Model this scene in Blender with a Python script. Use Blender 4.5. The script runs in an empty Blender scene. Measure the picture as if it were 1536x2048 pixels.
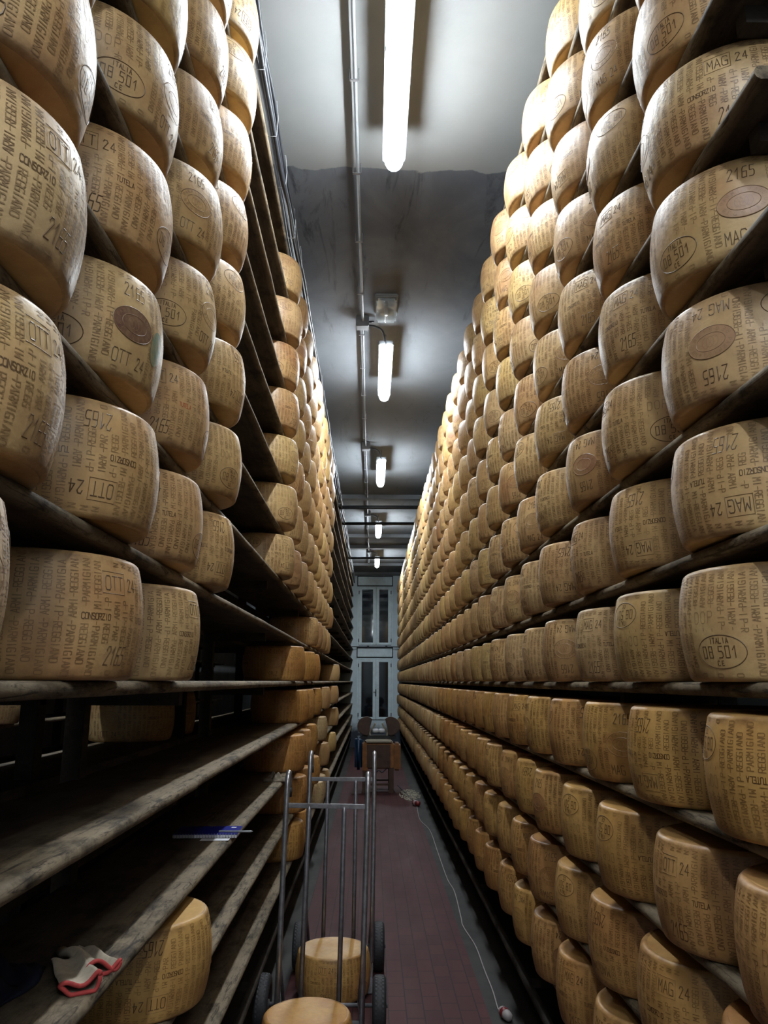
import bpy, bmesh, math, random
from mathutils import Vector, Matrix
random.seed(7)
PI = math.pi
sc = bpy.context.scene
COL = sc.collection

# ------------------------------------------------------------------ camera, light, exposure
EYE = 1.80                      # camera height above the floor
PITCH = math.atan(338.5/1538.0)
YAW = math.asin(23*math.cos(PITCH)/1538.0)
cam_d = bpy.data.cameras.new('camera'); cam = bpy.data.objects.new('camera', cam_d); COL.objects.link(cam)
cam_d.sensor_fit = 'VERTICAL'; cam_d.sensor_height = 24; cam_d.lens = 24*1538/2048; cam_d.clip_start = .05; cam_d.clip_end = 100
cam.matrix_world = (Matrix.Translation((0, 0, EYE)) @ Matrix.Rotation(-YAW, 4, 'Z')
                    @ Matrix.Rotation(PI/2+PITCH, 4, 'X') @ Matrix.Rotation(math.radians(.12), 4, 'Z'))
sc.camera = cam
LAMP_STRENGTH = 148.0
LAMP_COLOUR = (.86, .94, 1.0)
sc.view_settings.view_transform = 'Standard'
sc.view_settings.look = 'None'
sc.view_settings.gamma = 1
sc.view_settings.use_curve_mapping = False
sc.view_settings.exposure = 0.0
world = bpy.data.worlds.new('night'); sc.world = world; world.use_nodes = True
world.node_tree.nodes['Background'].inputs[0].default_value = (.02, .03, .05, 1)
world.node_tree.nodes['Background'].inputs[1].default_value = .05

# ------------------------------------------------------------------ key dimensions (metres)
S = .303                        # shelf spacing
XL, XR = -.549, .757            # front edges of the two racks
CL, CR = -.690, .912            # lines of wheel centres
R, H = .222, .238               # cheese wheel
YEND = 22.3
CEIL = EYE+3.06
LX, LZ = .107, EYE+2.85         # lamps
def sz(k): return EYE+S*k       # top of shelf k (k = 0 is at eye level)

# ------------------------------------------------------------------ materials
class NT:
    def __init__(s, name):
        s.m = bpy.data.materials.new(name); s.m.use_nodes = True
        s.t = s.m.node_tree; s.n = s.t.nodes; s.b = s.n['Principled BSDF']
    def N(s, typ, **kw):
        x = s.n.new(typ)
        for k, v in kw.items():
            if k == 'inp':
                for a, b in v.items():
                    if hasattr(b, 'is_output') or isinstance(b, bpy.types.NodeSocket): s.t.links.new(b, x.inputs[a])
                    else: x.inputs[a].default_value = b
            else: setattr(x, k, v)
        return x
    def L(s, a, b): s.t.links.new(a, b)
    def mix(s, f, a, b, mode='MIX'):
        x = s.n.new('ShaderNodeMix'); x.data_type = 'RGBA'; x.blend_type = mode
        for i, v in ((0, f), (6, a), (7, b)):
            if isinstance(v, bpy.types.NodeSocket): s.L(v, x.inputs[i])
            elif i == 0: x.inputs[0].default_value = v
            else: x.inputs[i].default_value = (*v, 1) if len(v) == 3 else v
        return x.outputs[2]
    def math(s, op, a, b=0.0, c=None):
        x = s.n.new('ShaderNodeMath'); x.operation = op
        for i, v in ((0, a), (1, b), (2, c)):
            if v is None: continue
            if isinstance(v, bpy.types.NodeSocket): s.L(v, x.inputs[i])
            else: x.inputs[i].default_value = v
        return x.outputs[0]
    def ramp(s, f, stops, interp='LINEAR'):
        x = s.n.new('ShaderNodeValToRGB'); x.color_ramp.interpolation = interp
        e = x.color_ramp.elements
        while len(e) < len(stops): e.new(.5)
        for i, (p, c) in enumerate(stops):
            e[i].position = p; e[i].color = (*c, 1) if hasattr(c, '__len__') else (c, c, c, 1)
        s.L(f, x.inputs[0]); return x.outputs[0]
    def noise(s, vec, scale, detail=4, rough=.55, dist=0):
        x = s.N('ShaderNodeTexNoise'); x.inputs['Scale'].default_value = scale
        x.inputs['Detail'].default_value = detail; x.inputs['Roughness'].default_value = rough; x.inputs['Distortion'].default_value = dist
        if vec is not None: s.L(vec, x.inputs['Vector'])
        return x.outputs['Fac']
    def mapping(s, vec, scale=(1, 1, 1), loc=(0, 0, 0), rot=(0, 0, 0)):
        x = s.N('ShaderNodeMapping'); s.L(vec, x.inputs[0])
        x.inputs['Scale'].default_value = scale; x.inputs['Location'].default_value = loc; x.inputs['Rotation'].default_value = rot
        return x.outputs[0]
    def bump(s, h, st=.2, dist=.002):
        x = s.N('ShaderNodeBump'); x.inputs['Strength'].default_value = st; x.inputs['Distance'].default_value = dist
        s.L(h, x.inputs['Height']); s.L(x.outputs[0], s.b.inputs['Normal'])
    def out(s, col, rough=.5, metal=0, spec=.5):
        for k, v in (('Base Color', col), ('Roughness', rough), ('Metallic', metal)):
            if isinstance(v, bpy.types.NodeSocket): s.L(v, s.b.inputs[k])
            else: s.b.inputs[k].default_value = (*v, 1) if k == 'Base Color' else v
        s.b.inputs['Specular IOR Level'].default_value = spec
        return s.m

def rind(name, mode):
    """aged cheese rind; mode: 'skin', 'letter', 'mark', 'far'"""
    t = NT(name)
    oi = t.N('ShaderNodeObjectInfo'); at = t.N('ShaderNodeAttribute', attribute_name='wid')
    rnd = t.math('FRACT', t.math('ADD', oi.outputs['Random'], at.outputs['Fac']))
    tc = t.N('ShaderNodeTexCoord')
    off = t.N('ShaderNodeCombineXYZ'); sh = t.math('MULTIPLY', rnd, 37.0)
    for i in range(3): t.L(sh, off.inputs[i])
    va = t.N('ShaderNodeVectorMath', operation='ADD'); t.L(tc.outputs['Object'], va.inputs[0]); t.L(off.outputs[0], va.inputs[1])
    v = va.outputs[0]
    c = t.ramp(rnd, [(0, (.44, .240, .088)), (.2, (.50, .315, .135)), (.42, (.40, .200, .075)), (.62, (.46, .290, .145)), (.8, (.50, .325, .110)), (1, (.38, .220, .100))])
    n1 = t.noise(v, 5.5, 4, .6)
    c = t.mix(t.ramp(n1, [(.30, 0), (.75, .55)]), c, (.64, .47, .22))
    n2 = t.noise(t.mapping(v, (1, 1, 1), (3, 1, 7)), 3.6, 5, .6, .6)
    c = t.mix(t.ramp(n2, [(.50, 0), (.78, .65)]), c, (.27, .105, .045))
    n3 = t.noise(v, 46, 5, .65)
    c = t.mix(.35, c, t.ramp(n3, [(.25, .55), (.6, 1.0)]), 'MULTIPLY')
    # crust and grime along the two rims
    uv = t.N('ShaderNodeSeparateXYZ'); t.L(tc.outputs['UV'], uv.inputs[0])
    e = t.math('ABSOLUTE', t.math('SUBTRACT', uv.outputs[1], .5))
    rim = t.math('MULTIPLY', t.ramp(e, [(.395, 0), (.46, 1), (.5, .5)]), t.ramp(t.noise(v, 9, 5, .7), [(.40, 0), (.62, .75)]))
    c = t.mix(rim, c, (.10, .045, .02))
    if mode == 'far':
        st = t.math('SINE', t.math('MULTIPLY', uv.outputs[0], 2*PI*58))
        lane = t.math('MULTIPLY', t.ramp(st, [(.35, 0), (.8, 1)]), t.ramp(e, [(.36, 1), (.43, 0)]))
        c = t.mix(t.math('MULTIPLY', lane, .38), c, (.18, .095, .04))
    fade = t.ramp(t.noise(t.mapping(v, (1, 1, .6), (9, 4, 2)), 4.5, 3, .6), [(.30, .45), (.62, 1)])
    if mode == 'letter': c = t.mix(t.math('MULTIPLY', fade, .56), c, (.095, .042, .016))
    if mode == 'brand': c = t.mix(t.ramp(t.noise(v, 40, 4, .7), [(.3, .62), (.65, .92)]), c, (.085, .028, .024))
    if mode == 'brandline': c = t.mix(.55, c, (.10, .04, .032))
    if mode == 'green': c = t.mix(t.ramp(t.noise(v, 34, 4, .7), [(.32, .30), (.62, .88)]), c, (.030, .145, .105))
    if mode == 'mauve': c = t.mix(.30, c, (.30, .12, .10))
    if mode == 'relief': c = t.mix(.45, c, (.14, .06, .045))
    if mode == 'mark': c = t.mix(.78, c, (.045, .018, .008))
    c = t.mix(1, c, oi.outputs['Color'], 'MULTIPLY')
    t.bump(t.math('ADD', t.noise(v, 70, 5, .6), t.math('MULTIPLY', t.noise(v, 14, 3, .5), 2.0)), .30, .0025)
    rg = t.ramp(t.noise(v, 12, 3), [(.3, .38), (.7, .56)])
    return t.out(c, rg, 0, .55)

def wood(name, dark, light, worn, fac=.5, nose=False):
    t = NT(name); tc = t.N('ShaderNodeTexCoord'); v = tc.outputs['Object']
    g = t.noise(t.mapping(v, (18, 1.6, 18)), 3.0, 6, .65, .8)
    c = t.mix(t.ramp(g, [(.3, 0), (.72, 1)]), dark, light)
    p = t.noise(t.mapping(v, (3, 1.1, 3)), 1.6, 5, .65)
    c = t.mix(t.math('MULTIPLY', t.ramp(p, [(.40, 0), (.66, 1)]), fac), c, worn)
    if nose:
        at = t.N('ShaderNodeAttribute', attribute_name='lit_wear')
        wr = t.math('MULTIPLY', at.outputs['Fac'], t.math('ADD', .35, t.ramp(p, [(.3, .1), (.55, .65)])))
        c = t.mix(wr, c, (.215, .165, .105))  # front edge paled for wear and for lamp light painted into the wood
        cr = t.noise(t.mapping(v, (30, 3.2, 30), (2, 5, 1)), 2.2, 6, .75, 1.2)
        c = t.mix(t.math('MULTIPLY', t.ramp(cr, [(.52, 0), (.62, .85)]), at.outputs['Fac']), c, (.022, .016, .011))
    p2 = t.noise(t.mapping(v, (5, 2.5, 5), (4, 4, 4)), 2.3, 5, .7)
    c = t.mix(t.ramp(p2, [(.48, 0), (.66, .8)]), c, tuple(x*.35 for x in dark))
    fl = t.noise(v, 90, 3, .7)
    c = t.mix(.4, c, t.ramp(fl, [(.35, .55), (.6, 1)]), 'MULTIPLY')
    t.bump(g, .5, .004)
    return t.out(c, .72, 0, .25)

def plain(name, col, rough=.5, metal=0, var=.15, scale=20, spec=.5):
    t = NT(name); tc = t.N('ShaderNodeTexCoord')
    n = t.noise(tc.outputs['Object'], scale, 4, .6)
    c = t.mix(t.ramp(n, [(.3, 0), (.7, 1)]), tuple(x*(1-var) for x in col), tuple(min(1, x*(1+var)) for x in col))
    t.bump(n, .1, .001)
    return t.out(c, rough, metal, spec)

M = {}
M['rind'] = rind('aged_rind', 'skin'); M['letter'] = rind('rind_lettering', 'letter')
M['mauve'] = rind('rind_brand_patch', 'mauve'); M['relief'] = rind('rind_brand_relief', 'relief')
M['mark'] = rind('rind_deep_mark', 'mark'); M['far'] = rind('aged_rind_striped', 'far')
M['brand'] = rind('fire_brand', 'brand'); M['brandline'] = rind('fire_brand_relief', 'brandline'); M['green'] = rind('green_ink', 'green')
M['redink'] = plain('red_ink', (.42, .10, .04), .6, 0, .3, 60)
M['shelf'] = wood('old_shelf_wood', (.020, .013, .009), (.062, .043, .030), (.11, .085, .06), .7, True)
M['post'] = wood('dark_post_wood', (.022, .017, .013), (.05, .038, .028), (.07, .055, .04), .3)
M['steel'] = plain('brushed_steel', (.36, .355, .37), .34, .8, .25, 30)
M['steeldark'] = plain('dull_steel', (.22, .215, .23), .42, .7, .25, 30)
M['rubber'] = plain('tyre_rubber', (.02, .02, .022), .65, 0, .3, 60)
M['blackmetal'] = plain('black_paint', (.012, .013, .016), .5, 0, .3, 20)
M['pvc'] = plain('grey_pvc', (.22, .235, .245), .4, 0, .1, 20)
M['box'] = plain('junction_grey', (.15, .16, .17), .5, 0, .15, 20)
M['cableblack'] = plain('black_cable', (.02, .022, .028), .45, 0, .3, 30)
M['cablegrey'] = plain('grey_cable', (.15, .155, .175), .45, 0, .2, 30)
M['cablewhite'] = plain('white_cable', (.30, .26, .25), .5, 0, .15, 30)
M['tie'] = plain('pale_tie', (.30, .31, .32), .5, 0, .1, 30)
M['frame'] = plain('painted_frame', (.68, .82, .87), .5, 0, .12, 6)
M['gap'] = plain('dark_gap', (.03, .035, .04), .8, 0, .2, 6)
M['orange'] = plain('orange_enamel', (.20, .075, .016), .45, 0, .35, 9)
M['brown'] = plain('brown_enamel', (.055, .026, .014), .5, 0, .4, 9)
M['blue'] = plain('blue_enamel', (.010, .026, .055), .4, 0, .3, 9)
M['bluebook'] = plain('blue_cover', (.008, .012, .20), .35, 0, .15, 9)
M['paper'] = plain('white_paper', (.62, .62, .66), .7, 0, .06, 30)
M['cloth'] = plain('undyed_cloth', (.34, .28, .21), .9, 0, .25, 30)
M['redtrim'] = plain('red_trim', (.34, .035, .03), .8, 0, .25, 40)
M['redplastic'] = plain('red_plastic', (.16, .015, .018), .4, 0, .2, 30)
M['curd'] = plain('pale_crumbs', (.30, .27, .20), .8, 0, .2, 60)
t = NT('lamp_diffuser'); t.out((.9, .95, 1), .4)
t.b.inputs['Emission Color'].default_value = (*LAMP_COLOUR, 1); t.b.inputs['Emission Strength'].default_value = LAMP_STRENGTH
M['lamp'] = t.m
t = NT('clear_plastic'); t.out((.75, .82, .85), .12); t.b.inputs['Transmission Weight'].default_value = .75; t.b.inputs['IOR'].default_value = 1.3
M['clear'] = t.m
t = NT('window_glass'); t.out((.55, .62, .62), .03); t.b.inputs['Transmission Weight'].default_value = 1; t.b.inputs['IOR'].default_value = 1.5
M['glass'] = t.m

# ceiling: white paint up to y = 4.15, stained grey plaster beyond
t = NT('ceiling_plaster'); tc = t.N('ShaderNodeTexCoord'); v = tc.outputs['Object']
sp = t.N('ShaderNodeSeparateXYZ'); t.L(v, sp.inputs[0])
w = t.noise(v, 2.2, 3, .5); w2 = t.noise(v, 9, 4, .6)
edge = t.math('ADD', sp.outputs[1], t.math('ADD', t.math('MULTIPLY', w, .30), t.math('MULTIPLY', w2, .07)))
far = t.ramp(t.math('SUBTRACT', edge, 3.84), [(.49, 0), (.50, 1)])
g1 = t.noise(t.mapping(v, (1, .7, 1)), 1.3, 6, .62, .6)
grey = t.ramp(g1, [(.28, (.075, .081, .096)), (.48, (.112, .12, .136)), (.70, (.18, .19, .205))])
st = t.noise(t.mapping(v, (3.2, .55, 1), (5, 2, 0)), 1.6, 6, .7, .8)
grey = t.mix(t.ramp(st, [(.56, 0), (.66, .8)]), grey, (.035, .038, .042))
yf = t.ramp(t.math('DIVIDE', sp.outputs[1], 22.0), [(.22, 0), (.30, 1)])
grey = t.mix(t.math('MULTIPLY', yf, .55), grey, (.20, .215, .225))
wh = t.mix(t.noise(v, 3, 5, .6), (.22, .225, .225), (.27, .27, .265))
t.bump(t.noise(v, 25, 5, .6), .2, .004)
M['ceiling'] = t.out(t.mix(far, wh, grey), .8, 0, .2)

t = NT('grey_wall_plaster'); tc = t.N('ShaderNodeTexCoord'); v = tc.outputs['Object']
c = t.ramp(t.noise(v, 1.2, 6, .6), [(.3, (.22, .23, .24)), (.7, (.33, .35, .36))])
t.bump(t.noise(v, 20, 5), .2, .004); M['wall'] = t.out(c, .85, 0, .2)
t = NT('end_wall_paint'); tc = t.N('ShaderNodeTexCoord'); v = tc.outputs['Object']
sp = t.N('ShaderNodeSeparateXYZ'); t.L(v, sp.inputs[0])
c = t.ramp(t.noise(v, 2.0, 6, .65), [(.3, (.56, .68, .74)), (.7, (.68, .80, .86))])
low_dark = t.ramp(t.math('ADD', sp.outputs[2], t.math('MULTIPLY', t.noise(v, 3, 6, .7), .6)), [(.72, 1), (1.0, 0)])  # wall colour darkens towards the floor with an uneven edge
c = t.mix(low_dark, c, (.05, .06, .075))
t.bump(t.noise(v, 20, 5), .2, .004); M['endwall'] = t.out(c, .8, 0, .2)

# floor: red tiles along the aisles, bare concrete under the racks
t = NT('aisle_floor'); tc = t.N('ShaderNodeTexCoord'); v = tc.outputs['Object']
sp = t.N('ShaderNodeSeparateXYZ'); t.L(v, sp.inputs[0]); X = sp.outputs[0]
a1 = t.math('LESS_THAN', t.math('ABSOLUTE', t.math('SUBTRACT', X, .075)), .58)
a2 = t.math('LESS_THAN', t.math('ABSOLUTE', t.math('ADD', X, 2.05)), .55)
red = t.math('MAXIMUM', a1, a2)
br = t.N('ShaderNodeTexBrick'); t.L(t.mapping(v, (1, 1, 1), (0, 0, 0), (0, 0, PI/2)), br.inputs['Vector'])
br.inputs['Scale'].default_value = 1; br.inputs['Brick Width'].default_value = .20; br.inputs['Row Height'].default_value = .10
br.inputs['Mortar Size'].default_value = .0035; br.inputs['Mortar Smooth'].default_value = .3
br.inputs['Color1'].default_value = (.072, .020, .021, 1); br.inputs['Color2'].default_value = (.056, .0165, .017, 1); br.inputs['Mortar'].default_value = (.012, .007, .007, 1)
dust = t.noise(t.mapping(v, (1.6, .35, 1)), 2.2, 6, .6)
tile = t.mix(t.ramp(dust, [(.35, 0), (.75, .6)]), br.outputs['Color'], (.060, .034, .036))
conc = t.ramp(t.noise(v, 3.5, 6, .65), [(.3, (.024, .022, .021)), (.7, (.050, .046, .042))])
t.bump(br.outputs['Fac'], -.3, .002)
M['floor'] = t.out(t.mix(red, conc, tile), t.ramp(dust, [(.3, .55), (.7, .72)]), 0, .16)

# ------------------------------------------------------------------ mesh helpers
def mesh_obj(name, bm, mats, parent=None, smooth=True, loc=None):
    me = bpy.data.meshes.new(name); bm.to_mesh(me); bm.free()
    for m in (mats if isinstance(mats, (list, tuple)) else [mats]): me.materials.append(m)
    if smooth:
        for p in me.polygons: p.use_smooth = True
    o = bpy.data.objects.new(name, me); COL.objects.link(o)
    if parent is not None: o.parent = parent
    if loc is not None: o.location = loc
    return o
def tag(o, label=None, cat=None, group=None, kind=None):
    if label: o['label'] = label
    if cat: o['category'] = cat
    if group: o['group'] = group
    if kind: o['kind'] = kind
    return o
def empty(name, loc, rot=(0, 0, 0)):
    o = bpy.data.objects.new(name, None); COL.objects.link(o); o.location = loc; o.rotation_euler = rot
    o.empty_display_size = .1; return o
def box(bm, x0, x1, y0, y1, z0, z1, mi=0, bev=0):
    vs = [bm.verts.new((x, y, z)) for z in (z0, z1) for y in (y0, y1) for x in (x0, x1)]
    fs = [bm.faces.new([vs[i] for i in q]) for q in ((0, 2, 3, 1), (4, 5, 7, 6), (0, 1, 5, 4), (2, 6, 7, 3), (0, 4, 6, 2), (1, 3, 7, 5))]
    for f in fs: f.material_index = mi
    if bev:
        es = list({e for f in fs for e in f.edges})
        bmesh.ops.bevel(bm, geom=es, offset=bev, segments=2, affect='EDGES')
def tube(bm, pts, r, seg=10, mi=0, cap=True, radii=None):
    pts = [Vector(p) for p in pts]; rings = []
    prev = None
    for i, p in enumerate(pts):
        d = (pts[min(i+1, len(pts)-1)]-pts[max(i-1, 0)]).normalized()
        if prev is None:
            a = Vector((0, 0, 1)) if abs(d.z) < .9 else Vector((1, 0, 0))
            u = d.cross(a).normalized()
        else: u = (prev-d*prev.dot(d)).normalized()
        prev = u; w = d.cross(u); rr = radii[i] if radii else r
        rings.append([bm.verts.new(p+(u*math.cos(2*PI*j/seg)+w*math.sin(2*PI*j/seg))*rr) for j in range(seg)])
    for a, b in zip(rings, rings[1:]):
        for j in range(seg):
            f = bm.faces.new((a[j], a[(j+1) % seg], b[(j+1) % seg], b[j])); f.material_index = mi
    if cap:
        for rg in (rings[0][::-1], rings[-1]): bm.faces.new(rg).material_index = mi
def bez(pts, n=8):
    """Catmull-Rom through the points"""
    P = [Vector(p) for p in pts]; P = [P[0]*2-P[1]]+P+[P[-1]*2-P[-2]]; out = []
    for i in range(1, len(P)-2):
        for j in range(n):
            q = j/n; a, b, c, d = P[i-1:i+3]
            out.append(.5*((2*b)+(c-a)*q+(2*a-5*b+4*c-d)*q*q+(3*b-a-3*c+d)*q**3))
    out.append(P[-2]); return out
def lathe(bm, prof, seg, axis='z', mi=0, c=(0, 0, 0)):
    rings = []
    for (r_, z_) in prof:
        if r_ < 1e-6:
            p = {'z': (0, 0, z_), 'x': (z_, 0, 0), 'y': (0, z_, 0)}[axis]; rings.append([bm.verts.new(Vector(c)+Vector(p))]); continue
        ring = []
        for j in range(seg):
            a = 2*PI*j/seg; ca, sa = r_*math.cos(a), r_*math.sin(a)
            p = {'z': (ca, sa, z_), 'x': (z_, ca, sa), 'y': (sa, z_, ca)}[axis]
            ring.append(bm.verts.new(Vector(c)+Vector(p)))
        rings.append(ring)
    for a, b in zip(rings, rings[1:]):
        for j in range(seg):
            k = (j+1) % seg
            q = [a[0], b[k], b[j]] if len(a) == 1 else [a[j], a[k], b[0]] if len(b) == 1 else [a[j], a[k], b[k], b[j]]
            if len(set(q)) > 2: bm.faces.new(q).material_index = mi

# ------------------------------------------------------------------ the room
def struct(name, bm, m, smooth=False):
    o = mesh_obj(name, bm, m, None, smooth); o['kind'] = 'structure'; return o
X0, X1, Y0 = -3.75, 1.46, -5.6
bm = bmesh.new(); box(bm, X0, X1, Y0, YEND, -.1, 0); struct('floor', bm, M['floor'])
bm = bmesh.new(); box(bm, X0-.1, X1+.1, Y0-.1, YEND+.2, CEIL, CEIL+.1); struct('ceiling', bm, M['ceiling'])
bm = bmesh.new(); box(bm, X0-.1, X0, Y0, YEND, -.1, CEIL); struct('wall_left', bm, M['wall'])
bm = bmesh.new(); box(bm, X1, X1+.1, Y0, YEND, -.1, CEIL); struct('wall_right', bm, M['wall'])
bm = bmesh.new(); box(bm, X0-.1, X1+.1, Y0-.1, Y0, -.1, CEIL); struct('wall_back', bm, M['wall'])
# end wall with two openings (upper window, lower glazed door)
WX0, WX1 = -.43, .585
UZ0, UZ1, DZ0, DZ1 = EYE+1.00, EYE+2.71, EYE-1.06, EYE+.64
bm = bmesh.new()
box(bm, X0, WX0, YEND, YEND+.2, -.1, CEIL); box(bm, WX1, X1, YEND, YEND+.2, -.1, CEIL)
box(bm, WX0, WX1, YEND, YEND+.2, -.1, DZ0); box(bm, WX0, WX1, YEND, YEND+.2, DZ1, UZ0); box(bm, WX0, WX1, YEND, YEND+.2, UZ1, CEIL)
struct('wall_end', bm, M['endwall'])
for i, y in enumerate((12.55, 16.1, 17.45, 20.2, 21.9)):
    bm = bmesh.new(); box(bm, X0, X1, y, y+.14, CEIL-.07, CEIL+.01); struct('trim_%d' % (i+1), bm, M['ceiling'])
for i, (z0, z1) in enumerate(((EYE+2.72, EYE+2.97), (EYE+.68, EYE+.92))):     # box panels above the glazing
    bm = bmesh.new(); box(bm, WX0+.01, WX1-.02, YEND-.05, YEND, z0, z1, 0, .006); struct('trim_%d' % (i+6), bm, M['frame'])
    bm = bmesh.new(); box(bm, WX0-.015, WX1+.005, YEND-.02, YEND+.001, z0-.03, z1+.03); struct('trim_%d' % (i+8), bm, M['gap'])

def leafframe(root, x0, x1, z0, z1, rail, name='leaf'):
    bm = bmesh.new(); y0, y1 = YEND-.03, YEND+.03
    box(bm, x0, x0+rail, y0, y1, z0, z1, 0, .006); box(bm, x1-rail, x1, y0, y1, z0, z1, 0, .006)
    box(bm, x0+rail, x1-rail, y0, y1, z0, z0+rail*.8, 0, .006); box(bm, x0+rail, x1-rail, y0, y1, z1-rail*.8, z1, 0, .006)
    f = mesh_obj(name, bm, M['frame'], root, False)
    bm = bmesh.new(); box(bm, x0+rail-.003, x1-rail+.003, YEND-.004, YEND+.004, z0+rail*.8-.003, z1-rail*.8+.003)
    mesh_obj('pane', bm, M['glass'], f, False)
    return f
xm = .105
for nm, z0, z1 in (('window_1', UZ0, UZ1), ('door_1', DZ0, DZ1)):
    r = empty(nm, (0, 0, 0)); r['kind'] = 'structure'
    bm = bmesh.new(); y0, y1 = YEND-.012, YEND+.10
    for a, b, c, d in ((WX0, WX0+.035, z0, z1), (WX1-.045, WX1, z0, z1), (WX0+.035, WX1-.045, z1-.035, z1)): box(bm, a, b, y0, y1, c, d)
    mesh_obj('frame', bm, M['frame'], r, False)
    leafframe(r, WX0+.04, xm-.003, z0+.012, z1-.04, .085); leafframe(r, xm+.003, WX1-.05, z0+.012, z1-.04, .085)
    for hx in (WX0+.04, WX1-.05):
        for hz in (z0+.14, z1-.2):
            bm = bmesh.new(); tube(bm, [(hx, YEND-.04, hz-.05), (hx, YEND-.04, hz+.05)], .012, 8); mesh_obj('hinge', bm, M['blackmetal'], r)
    if nm == 'door_1':
        bm = bmesh.new(); box(bm, xm-.015, xm+.015, YEND-.05, YEND-.03, EYE-.42, EYE-.22, 0, .005)
        tube(bm, [(xm, YEND-.05, EYE-.3), (xm, YEND-.09, EYE-.3), (xm-.07, YEND-.09, EYE-.3)], .009, 8)
        mesh_obj('door_handle', bm, M['blackmetal'], r)
# rod across the aisle at the foot of the upper window, with two clips
r = empty('wall_rod', (0, 0, 0)); tag(r, 'thin dark rod fixed across the end wall below the upper window', 'rod')
bm = bmesh.new(); tube(bm, [(-.62, YEND-.12, EYE+.955), (.85, YEND-.12, EYE+.955)], .013, 8); mesh_obj('rod', bm, M['blackmetal'], r)
for x in (-.12, .40):
    bm = bmesh.new(); box(bm, x-.03, x+.03, YEND-.13, YEND-.002, EYE+.93, EYE+.985, 0, .004); mesh_obj('bracket', bm, M['blackmetal'], r, False)

# ------------------------------------------------------------------ the cheese wheel
def rprof(z):
    q = (z-H/2)/(H/2); r_ = .2045+(R-.2045)*(1-q*q)
    e = min(z, H-z)
    if e < .010: r_ -= .0065*(1-e/.010)**2
    return r_
FONT = {
 'A': [[(0, 0), (2, 6), (4, 0)], [(.7, 2), (3.3, 2)]], 'B': [[(0, 0), (0, 6), (3, 6), (3.7, 5), (3, 3.2), (0, 3.2)], [(3, 3.2), (4, 2), (3.2, 0), (0, 0)]],
 'C': [[(4, 5.3), (3, 6), (1, 6), (0, 5), (0, 1), (1, 0), (3, 0), (4, .7)]], 'D': [[(0, 0), (0, 6), (2.8, 6), (4, 5), (4, 1), (2.8, 0), (0, 0)]],
 'E': [[(4, 6), (0, 6), (0, 0), (4, 0)], [(0, 3), (3, 3)]], 'G': [[(4, 5.2), (3.2, 6), (.8, 6), (0, 5), (0, 1), (.8, 0), (4, 0), (4, 2.8), (2.2, 2.8)]],
 'I': [[(2, 0), (2, 6)]], 'L': [[(0, 6), (0, 0), (3.6, 0)]], 'M': [[(0, 0), (.2, 6), (2, 2.6), (3.8, 6), (4, 0)]], 'N': [[(0, 0), (0, 6), (4, 0), (4, 6)]],
 'O': [[(.8, 0), (0, 1), (0, 5), (.8, 6), (3.2, 6), (4, 5), (4, 1), (3.2, 0), (.8, 0)]], 'P': [[(0, 0), (0, 6), (3.2, 6), (4, 5), (4, 3.9), (3.2, 3), (0, 3)]],
 'R': [[(0, 0), (0, 6), (3.2, 6), (4, 5), (4, 3.9), (3.2, 3), (0, 3)], [(1.8, 3), (4, 0)]], 'S': [[(4, 5.2), (3.2, 6), (.8, 6), (0, 5.2), (0, 3.9), (4, 2.4), (4, .8), (3.2, 0), (.8, 0), (0, .8)]],
 'T': [[(2, 0), (2, 6)], [(0, 6), (4, 6)]], 'U': [[(0, 6), (0, 1), (.8, 0), (3.2, 0), (4, 1), (4, 6)]], 'Z': [[(0, 6), (4, 6), (0, 0), (4, 0)]],
 '-': [[(.4, 3), (3.6, 3)]], '.': [[(1.8, 0), (2.2, .5)]],
 '0': [[(.4, 0), (.4, 6), (3.6, 6), (3.6, 0), (.4, 0)]], '1': [[(.6, 4), (2.4, 6), (2.4, 0)]], '2': [[(.2, 4.8), (1, 6), (3, 6), (3.8, 4.8), (0, 0), (4, 0)]],
 '4': [[(2.8, 0), (2.8, 6), (0, 2), (4, 2)]], '5': [[(3.8, 6), (.6, 6), (.4, 3.4), (3, 3.4), (3.8, 2.4), (3.6, .7), (2.8, 0), (.2, 0)]],
 '6': [[(3.6, 6), (1.2, 6), (.4, 4.8), (.4, 0), (3.6, 0), (3.6, 3.2), (.4, 3.2)]], '8': [[(.4, 0), (.4, 6), (3.6, 6), (3.6, 0), (.4, 0)], [(.4, 3.1), (3.6, 3.1)]], ' ': []}

def surf(s, z, off):
    th = s/R; r_ = rprof(max(.004, min(H-.004, z)))+off
    return Vector((r_*math.cos(th), r_*math.sin(th), z))
def stroke(bm, pts, w, mi, off=.0006, ridge=0):
    """thin strip lying on the side of the wheel along a polyline in (arc length, height)"""
    for (a, b) in zip(pts, pts[1:]):
        a = Vector(a); b = Vector(b); d = b-a; L = d.length
        if L < 1e-6: continue
        d /= L; n = Vector((-d.y, d.x))*w/2; a = a-d*w*.35; b = b+d*w*.35
        k = max(1, int(L/.02))
        for i in range(k):
            p = a.lerp(b, i/k); q = a.lerp(b, (i+1)/k)
            if ridge:
                r0 = [bm.verts.new(surf(*(x+m*n), off if m else off+ridge)) for x in (p,) for m in (-1, 0, 1)]
                r1 = [bm.verts.new(surf(*(x+m*n), off if m else off+ridge)) for x in (q,) for m in (-1, 0, 1)]
                for j in (0, 1): bm.faces.new((r0[j+1], r0[j], r1[j], r1[j+1])).material_index = mi
            else:
                bm.faces.new([bm.verts.new(surf(*v, off)) for v in (p-n, q-n, q+n, p+n)]).material_index = mi
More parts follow.
